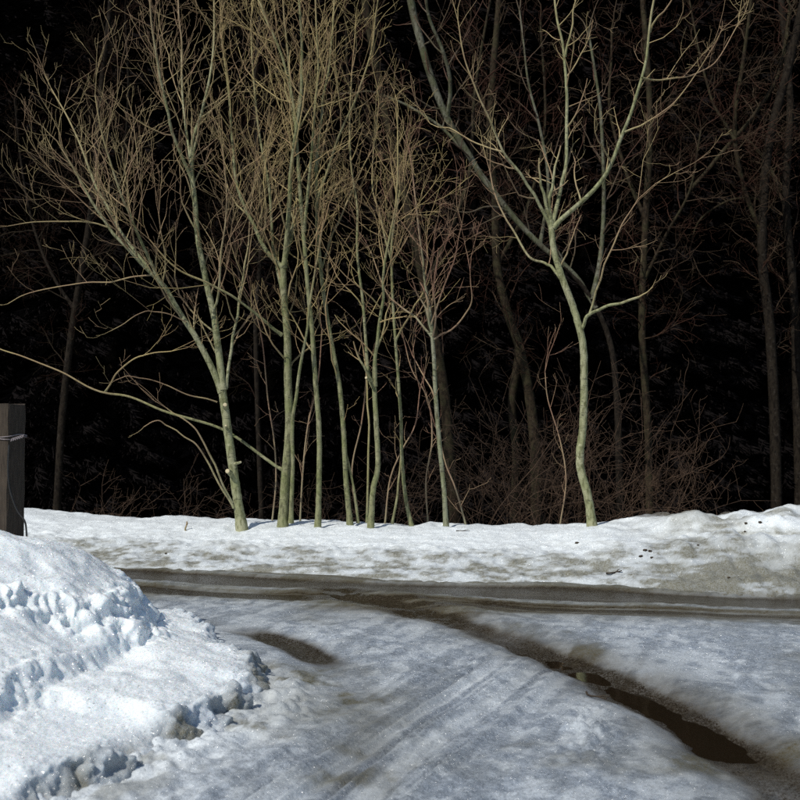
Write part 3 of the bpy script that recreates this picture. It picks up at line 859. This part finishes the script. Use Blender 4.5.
build_tree('leaning_tree', 'thick mossy trunk leaning far left behind the crooked pale green tree', M['dark_bark'], 20.5,  # darkest bark on the lower trunk paints in its shade; lit upper limb stays paler
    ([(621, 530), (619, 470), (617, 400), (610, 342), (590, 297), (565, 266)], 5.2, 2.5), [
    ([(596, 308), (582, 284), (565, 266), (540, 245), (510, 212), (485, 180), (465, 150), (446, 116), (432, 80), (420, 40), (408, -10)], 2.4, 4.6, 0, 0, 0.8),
    ([(447, 118), (450, 92), (446, 60), (430, 20), (425, -8)], 2.6, 1.6, 0, -0.6),
    ([(470, 156), (440, 128), (405, 104), (372, 92), (345, 94)], 2.0, 0.8, 0, 0.7),
    ([(592, 300), (602, 240), (604, 180), (600, 110), (590, 40)], 3.0, 1.4, 0, 0.8),
    ([(540, 246), (548, 190), (540, 130), (528, 80), (520, 10)], 2.2, 1.0, 0, 1.0),
    ([(510, 212), (490, 206), (462, 212), (430, 200)], 1.2, 0.6, 0, -0.6)],
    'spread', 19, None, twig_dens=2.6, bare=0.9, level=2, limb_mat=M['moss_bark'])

BACK = 'dim trees of the wood behind the bank'
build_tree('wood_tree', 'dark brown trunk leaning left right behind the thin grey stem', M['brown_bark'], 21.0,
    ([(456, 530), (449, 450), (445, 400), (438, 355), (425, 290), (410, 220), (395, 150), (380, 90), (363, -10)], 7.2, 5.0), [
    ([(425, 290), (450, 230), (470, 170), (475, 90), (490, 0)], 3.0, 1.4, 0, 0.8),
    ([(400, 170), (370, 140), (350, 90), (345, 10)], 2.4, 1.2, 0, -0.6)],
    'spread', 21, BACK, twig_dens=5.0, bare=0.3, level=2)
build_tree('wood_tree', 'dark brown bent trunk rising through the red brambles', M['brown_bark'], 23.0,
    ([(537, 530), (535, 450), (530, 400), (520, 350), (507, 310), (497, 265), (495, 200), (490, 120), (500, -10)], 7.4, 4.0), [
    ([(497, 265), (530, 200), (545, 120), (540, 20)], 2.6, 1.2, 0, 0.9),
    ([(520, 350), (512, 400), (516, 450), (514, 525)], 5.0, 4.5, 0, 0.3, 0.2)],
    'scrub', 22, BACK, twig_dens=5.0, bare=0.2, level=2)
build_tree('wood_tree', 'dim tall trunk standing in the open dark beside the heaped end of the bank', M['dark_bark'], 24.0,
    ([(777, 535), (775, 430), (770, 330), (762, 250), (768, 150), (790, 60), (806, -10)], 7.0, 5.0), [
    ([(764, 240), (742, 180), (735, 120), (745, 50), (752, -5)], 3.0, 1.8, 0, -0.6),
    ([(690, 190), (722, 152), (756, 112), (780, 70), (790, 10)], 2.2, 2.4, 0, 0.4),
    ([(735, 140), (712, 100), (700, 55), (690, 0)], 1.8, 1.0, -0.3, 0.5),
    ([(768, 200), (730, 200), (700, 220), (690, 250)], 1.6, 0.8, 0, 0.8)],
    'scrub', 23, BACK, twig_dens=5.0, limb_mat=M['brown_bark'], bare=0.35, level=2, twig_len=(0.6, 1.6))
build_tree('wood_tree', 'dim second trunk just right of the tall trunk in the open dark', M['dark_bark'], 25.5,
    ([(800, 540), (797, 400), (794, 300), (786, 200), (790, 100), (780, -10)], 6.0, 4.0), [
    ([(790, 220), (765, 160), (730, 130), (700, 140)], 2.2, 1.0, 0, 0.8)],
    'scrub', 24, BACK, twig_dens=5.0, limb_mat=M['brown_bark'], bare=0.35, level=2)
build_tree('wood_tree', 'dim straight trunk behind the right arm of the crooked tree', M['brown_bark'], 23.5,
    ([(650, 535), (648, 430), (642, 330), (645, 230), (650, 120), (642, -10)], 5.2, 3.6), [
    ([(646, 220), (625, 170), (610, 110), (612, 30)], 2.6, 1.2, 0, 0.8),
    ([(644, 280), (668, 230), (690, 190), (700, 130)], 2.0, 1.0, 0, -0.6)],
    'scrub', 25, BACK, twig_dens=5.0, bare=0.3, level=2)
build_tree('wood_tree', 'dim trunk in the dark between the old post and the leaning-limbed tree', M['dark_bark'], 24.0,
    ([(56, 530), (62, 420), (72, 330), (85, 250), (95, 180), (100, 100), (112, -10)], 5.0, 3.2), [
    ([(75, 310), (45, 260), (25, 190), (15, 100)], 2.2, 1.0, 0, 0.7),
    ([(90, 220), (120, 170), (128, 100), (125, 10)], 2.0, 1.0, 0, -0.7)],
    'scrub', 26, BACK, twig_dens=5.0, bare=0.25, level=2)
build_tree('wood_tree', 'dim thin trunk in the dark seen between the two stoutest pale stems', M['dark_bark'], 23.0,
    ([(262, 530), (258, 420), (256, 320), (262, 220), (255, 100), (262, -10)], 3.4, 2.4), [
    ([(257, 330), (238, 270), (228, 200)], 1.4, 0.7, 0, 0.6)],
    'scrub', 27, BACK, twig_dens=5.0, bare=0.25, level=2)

# thin saplings between the stems
SAP = 'thin saplings between the stems on the bank'
saps = [
    ('thin brown sapling close against the double-stemmed tree', [(300, 523), (303, 470), (308, 425), (318, 380), (322, 330)], 17.6, 1.1),
    ('thin brown sapling leaning left between the curved stem and the low-forked tree', [(358, 524), (352, 470), (362, 420), (366, 370), (360, 330)], 17.9, 1.0),
    ('spindly sapling leaning right at the foot of the low-forked tree', [(385, 524), (390, 480), (402, 450), (415, 425), (420, 390)], 17.7, 1.0),
    ('spindly sapling crossing behind the thin wavering stem', [(428, 525), (426, 480), (432, 440), (428, 400), (412, 370), (404, 340)], 17.8, 1.0),
    ('spindly sapling leaning left out of the foot of the thin grey stem', [(466, 526), (456, 490), (446, 465), (440, 440)], 17.2, 1.1),
    ('thin sapling standing between the forked tree and the double-stemmed one', [(272, 523), (276, 480), (274, 440), (268, 400), (262, 340), (252, 300)], 17.9, 1.0),
    ('thin sapling with a bent tip at the foot of the crooked tree', [(560, 526), (566, 480), (560, 440), (548, 400), (545, 372)], 17.8, 0.9),
]
for i, (lab, pts, Y, r) in enumerate(saps):
    build_tree('sapling', lab, M['red_twig_bark'], Y, (pts, r * 1.15, r * 0.7), [], 'spread', 40 + i, SAP, cat='sapling', twig_dens=4.5, bare=0.3, level=2, twig_len=(0.35, 0.9), trunk_sides=6, low=0.7)

# bramble thickets under the wood's edge
def bramble(label, px, py, Y, wid, hgt, n, seed):
    rng = random.Random(seed)
    root = empty('bramble_bush', at(px, py, Y)); tag(root, label, 'bush', 'bramble thickets under the trees')
    bx, by, bz = root.location
    polys = []
    for k in range(n):
        x = bx + rng.uniform(-wid, wid) * 0.8; y = by + rng.uniform(-0.8, 0.8)
        a = rng.uniform(0, 2 * pi); el = radians(rng.uniform(35, 88))
        d = (cos(a) * cos(el), sin(a) * cos(el) * 0.6, sin(el))
        L = rng.uniform(0.7, 1.5) * hgt; m = 9
        p = (x, y, bz - 0.25); pts = [p]; sag = rng.uniform(0.02, 0.20)
        for i in range(m):
            d = norm3((d[0] + rng.gauss(0, 0.13), d[1] + rng.gauss(0, 0.13), d[2] + rng.gauss(0, 0.10) - sag))
            p = (p[0] + d[0] * L / m, p[1] + d[1] * L / m, p[2] + d[2] * L / m); pts.append(p)
            if i > 2 and rng.random() < 0.6:
                o = []
                grow(p, side_dir(d, radians(rng.uniform(40, 80)), rng), rng.uniform(0.2, 0.7), 0.0042, 1, STYLE['scrub'], rng, o)
                polys += [(q, r) for q, r, l in o]
        r = rng.uniform(0.0045, 0.0085)
        polys.append((pts, np.linspace(r, 0.0036, m + 1)))
    V, F_, rad = tubes(polys, 7, 3)
    tag(mesh_obj('canes', V, F_, M['cane'], root, attrs={'rad': rad}), kind='stuff')
bramble('tangled reddish bramble bush between the thin grey stem and the crooked tree', 505, 530, 18.8, 0.75, 2.0, 60, 61)
bramble('tall reddish bramble tangle right behind the foot of the crooked tree', 560, 530, 19.2, 0.6, 2.3, 55, 62)
bramble('loose bramble bush just right of the crooked tree', 630, 528, 19.0, 0.7, 2.1, 50, 63)
bramble('sparse bramble bush running out toward the open dark by the heaped bank', 690, 520, 19.5, 0.6, 1.5, 18, 64)
bramble('faint bramble tangle in the dark behind the thin wavering stem', 415, 530, 19.8, 0.8, 1.5, 26, 65)
bramble('faint low bramble tangle behind the forked tree with sawn stubs', 180, 530, 21.0, 1.0, 1.0, 14, 66)
bramble('faint low bramble tangle in the dark beside the old post', 90, 530, 21.5, 1.0, 1.1, 14, 67)
bramble('faint bramble tangle behind the double-stemmed tree', 310, 530, 20.5, 0.9, 1.0, 14, 68)

# ---- evergreen wood behind: each spruce a thing of its own, copies share their meshes
def spruce(seed, H, wid):
    rng = random.Random(seed)
    V = []; Fc = []
    def quad(a, b, c, d):
        i = len(V); V.extend([a, b, c, d]); Fc.append((i, i + 1, i + 2, i + 3))
    z = 0.3
    while z < H - 0.3:
        t = z / H
        R = wid * (1 - t) ** 0.85 + 0.15
        nb = 7 + int(5 * (1 - t))
        for k in range(nb):
            a = rng.uniform(0, 2 * pi); L = R * rng.uniform(0.7, 1.12)
            ca, sa = cos(a), sin(a)
            droop = rng.uniform(0.15, 0.45)
            m = max(4, int(L / 0.30))
            for j in range(m):
                f = (j + 0.6) / m
                r = L * f
                x, y, zz = ca * r, sa * r, z - droop * r * (1 - 0.35 * f)
                w = 0.04 * (1.15 - 0.5 * f)
                for q in range(20):
                    b = a + rng.uniform(-1.4, 1.4); ex = rng.uniform(0.14, 0.36)
                    tx, ty = cos(b), sin(b)
                    zz += rng.uniform(-0.035, 0.035); px_, py_ = -sin(b) * w * 0.5, cos(b) * w * 0.5
                    tz = -rng.uniform(0.1, 0.5)
                    quad((x - px_, y - py_, zz), (x + px_, y + py_, zz + 0.05), (x + tx * ex + px_ * 0.5, y + ty * ex + py_ * 0.5, zz + tz * ex), (x + tx * ex - px_ * 0.5, y + ty * ex - py_ * 0.5, zz + tz * ex))
        z += 0.34
    tr = tubes([([(0, 0, -0.5), (0, 0, H * 0.5), (0, 0, H)], [0.22, 0.13, 0.02])], 6, 7)
    return np.array(V), np.array(Fc), tr
protos = []
for sd, H, w in ((71, 21.0, 2.9), (72, 23.0, 3.2)):
    V, Fc, tr = spruce(sd, H, w)
    root = empty('spruce_tree', (0, 0, 0))
    tk = mesh_obj('trunk', tr[0], tr[1], M['dark_bark'], root, attrs={'rad': tr[2]})
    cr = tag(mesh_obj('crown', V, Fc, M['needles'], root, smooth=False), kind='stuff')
    protos.append((root, tk, cr))
rng = random.Random(5)
first = [True, True]
spots = []
for row, (y, sp, x0) in enumerate(((27.5, 2.7, -14.5), (31.5, 2.9, -15.5), (36.0, 3.0, -18), (40.5, 2.6, -19.5), (45, 2.6, -21), (49.5, 2.5, -22.5))):
    x = x0
    while x < -x0 + 0.1:
        spots.append((x + rng.uniform(-0.6, 0.6), y + rng.uniform(-1.0, 1.0), (0.95, 1.1, 1.25, 1.45, 1.6, 1.8)[row]))
        x += sp
for i, (x, y, big) in enumerate(spots):
    k = rng.randrange(2)
    root, tk, cr = protos[k]
    if not first[k]:
        r2 = root.copy(); col.objects.link(r2)
        for ch in (tk, cr):
            c2 = ch.copy(); col.objects.link(c2); c2.parent = r2
        root = r2
    first[k] = False
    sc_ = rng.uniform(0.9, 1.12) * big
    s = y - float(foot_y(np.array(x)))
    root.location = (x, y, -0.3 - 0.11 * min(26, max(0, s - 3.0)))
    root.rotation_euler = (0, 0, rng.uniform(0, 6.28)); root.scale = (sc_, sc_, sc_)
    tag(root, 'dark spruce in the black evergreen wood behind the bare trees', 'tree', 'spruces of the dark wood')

# ------------------------------------------------------------------ old post at the drive
def box(cx, cy, z0, z1, hx, hy, rot, taper=0.0, seg=10, jit=0.0, seed=0):
    rg = random.Random(seed); V = []; Fc = []
    corners = [(-1, -1), (-.8, -1), (.8, -1), (1, -1), (1, -.8), (1, .8), (1, 1), (.8, 1), (-.8, 1), (-1, 1), (-1, .8), (-1, -.8)]
    corners = [(a * (0.97 if abs(a) == abs(b) else 1), b * (0.97 if abs(a) == abs(b) else 1)) for a, b in corners]
    n = len(corners)
    for k in range(seg + 1):
        z = z0 + (z1 - z0) * k / seg
        for a, b in corners:
            x, y = a * hx + rg.uniform(-jit, jit), b * hy + rg.uniform(-jit, jit)
            V.append((cx + x * cos(rot) - y * sin(rot), cy + x * sin(rot) + y * cos(rot), z + (rg.uniform(-jit, jit) * 2 if k == seg else 0)))
    for k in range(seg):
        for j in range(n):
            Fc.append((k * n + j, k * n + (j + 1) % n, (k + 1) * n + (j + 1) % n, (k + 1) * n + j))
    top = len(V); V.append((cx, cy, z1 + 0.004))
    tri = [(seg * n + j, seg * n + (j + 1) % n, top, top) for j in range(n)]
    return np.array(V), np.array(Fc), np.array([t[:3] for t in tri])

PX, PY = at(8, 400, 9.6)[0] - 0.02, 9.6
ztop = at(10, 404, 9.5)[2]
post = empty('fence_post', (PX, PY, 0.6)); tag(post, 'weathered square wooden post wound with wire, rising out of the snow mound', 'post')
V, Fc, Ft = box(PX, PY, 0.3, ztop, 0.125, 0.105, radians(-24), seg=14, jit=0.004, seed=3)
mesh_obj('timber', V, Fc, M['post_wood'], post, smooth=False)
_u = np.unique(Ft); _map = {int(k): i for i, k in enumerate(_u)}
Ft = np.array([[_map[int(k)] for k in t_] for t_ in Ft])
mesh_obj('end_grain', V[_u], Ft, M['post_wood'], post, smooth=False)
# wire turns and the twisted tail
zw = at(10, 438, 9.5)[2]
turns = []
for q in range(2):
    pts = []
    for k in range(25):
        a = 2 * pi * k / 24
        ca, sa = cos(a), sin(a); m_ = max(abs(ca), abs(sa))
        x, y = ca / m_ * 0.131, sa / m_ * 0.111
        rot = radians(-24)
        pts.append((PX + x * cos(rot) - y * sin(rot), PY + x * sin(rot) + y * cos(rot), zw + 0.012 * sin(a * 2 + q) + q * 0.018))
    turns.append((pts, [0.0045] * 25))
e = at(24, 436, 9.45); s0 = at(11, 440, 9.42)
for q in range(2):
    pts = []
    for k in range(25):
        f = k / 24; a = f * 6 * pi + q * pi
        pts.append((s0[0] + (e[0] - s0[0]) * f, s0[1] + (e[1] - s0[1]) * f + 0.009 * sin(a), s0[2] + (e[2] - s0[2]) * f + 0.010 * cos(a)))
    turns.append((pts, [0.0045] * 25))
V, Fc, rad = tubes(turns, 25, 5)
mesh_obj('wire', V, Fc, M['wire'], post)
cab = smooth_line([at(9, 445, 9.44), at(8, 470, 9.40), at(10, 490, 9.38), at(17, 510, 9.36), at(25, 522, 9.34), at(27, 540, 9.32)], 40)
V, Fc, rad = tubes([(cab, [0.008] * len(cab))], len(cab), 6)
mesh_obj('cable', V, Fc, M['cable'], post)

# ------------------------------------------------------------------ small things lying about
def stick(name, label, a, b, r, seed, mat='debris', cat='twig', group=None):
    rg = random.Random(seed)
    a = np.array(a, float); b = np.array(b, float)
    P = np.array([a + (b - a) * t + np.array([rg.gauss(0, 0.012), rg.gauss(0, 0.012), abs(rg.gauss(0, 0.004))]) for t in np.linspace(0, 1, 6)])
    side = P[3] + (b - a) * 0.25 + np.array([rg.uniform(-.06, .06), rg.uniform(-.06, .06), 0.02])
    V, Fc, rad = join([tubes([(P, np.linspace(r, r * 0.55, 6))], 6, 6), tubes([([P[3], (P[3] + side) / 2 + [0, 0, .006], side], [r * .6, r * .5, r * .35])], 3, 5)])
    tag(mesh_obj(name, V, Fc, M[mat], attrs={'rad': rad}), label, cat, group)
def on_road(px, py):
    Y = CAM_H * F / (py - 440.0)
    x = (px - 400) / F * Y
    z = float(road_height(np.array([x]), np.array([Y]))[0][0])
    return (x, Y, z + 0.008)
def on_bank(px, py, up=0.012):
    Y = 12.0
    while Y < 19:
        p = at(px, py, Y)
        z = float(bank_profile(np.array([p[0]]), np.array([Y]))[0][0]) - 0.03
        if float(foot_y(np.array(p[0]))) < Y and p[2] < z: return (p[0], Y, z + up)
        Y += 0.02
    return at(px, py, 15)
stick('fallen_twig', 'short dark twig lying on the slush lump in the icy drive', on_road(583, 691), on_road(604, 697), 0.008, 1)
p = on_bank(184, 531); stick('stick', 'short green-brown stick poking up out of the clean snow bank below the forked tree', (p[0], p[1], p[2] - 0.03), (p[0] + 0.07, p[1] + 0.03, p[2] + 0.12), 0.016, 2, 'olive_bark')
p = on_bank(606, 575); q = on_bank(622, 573); stick('stick', 'dark stick lying flat low on the dirty face of the bank', p, q, 0.012, 3)
p = on_bank(206 + 250, 532); q = on_bank(468, 532); stick('stick', 'thin curled twig lying on the smooth top of the bank', p, q, 0.006, 4)
def clod(label, px, py, r, seed):
    rg = random.Random(seed)
    c = np.array(on_bank(px, py, 0.004)); V = []; n = 8
    for k in range(1, 5):
        th = pi * k / 5
        for j in range(n):
            a = 2 * pi * j / n; rr = r * rg.uniform(0.7, 1.15)
            V.append(c + np.array([cos(a) * sin(th) * rr * 1.3, sin(a) * sin(th) * rr, cos(th) * rr * 0.8]))
    Fc = [(k * n + j, k * n + (j + 1) % n, (k + 1) * n + (j + 1) % n, (k + 1) * n + j) for k in range(3) for j in range(n)]
    Fc += [(0, 1, 2, 3), (0, 3, 4, 7), (4, 5, 6, 7)]
    tag(mesh_obj('dirt_clod', np.array(V), np.array(Fc), M['debris'], smooth=False), label, 'clod', 'clods of earth stuck in the bank')
for i, (px, py, r) in enumerate([(645, 551, .022), (650, 553, .020), (652, 558, .018), (641, 558, .022), (698, 546, .015), (746, 525, .02), (760, 523, .022), (577, 544, .022), (729, 579, .016), (166, 555, .016), (745, 532, .014)]):
    clod('small dark clod of earth stuck in the snow bank', px, py, r, 90 + i)
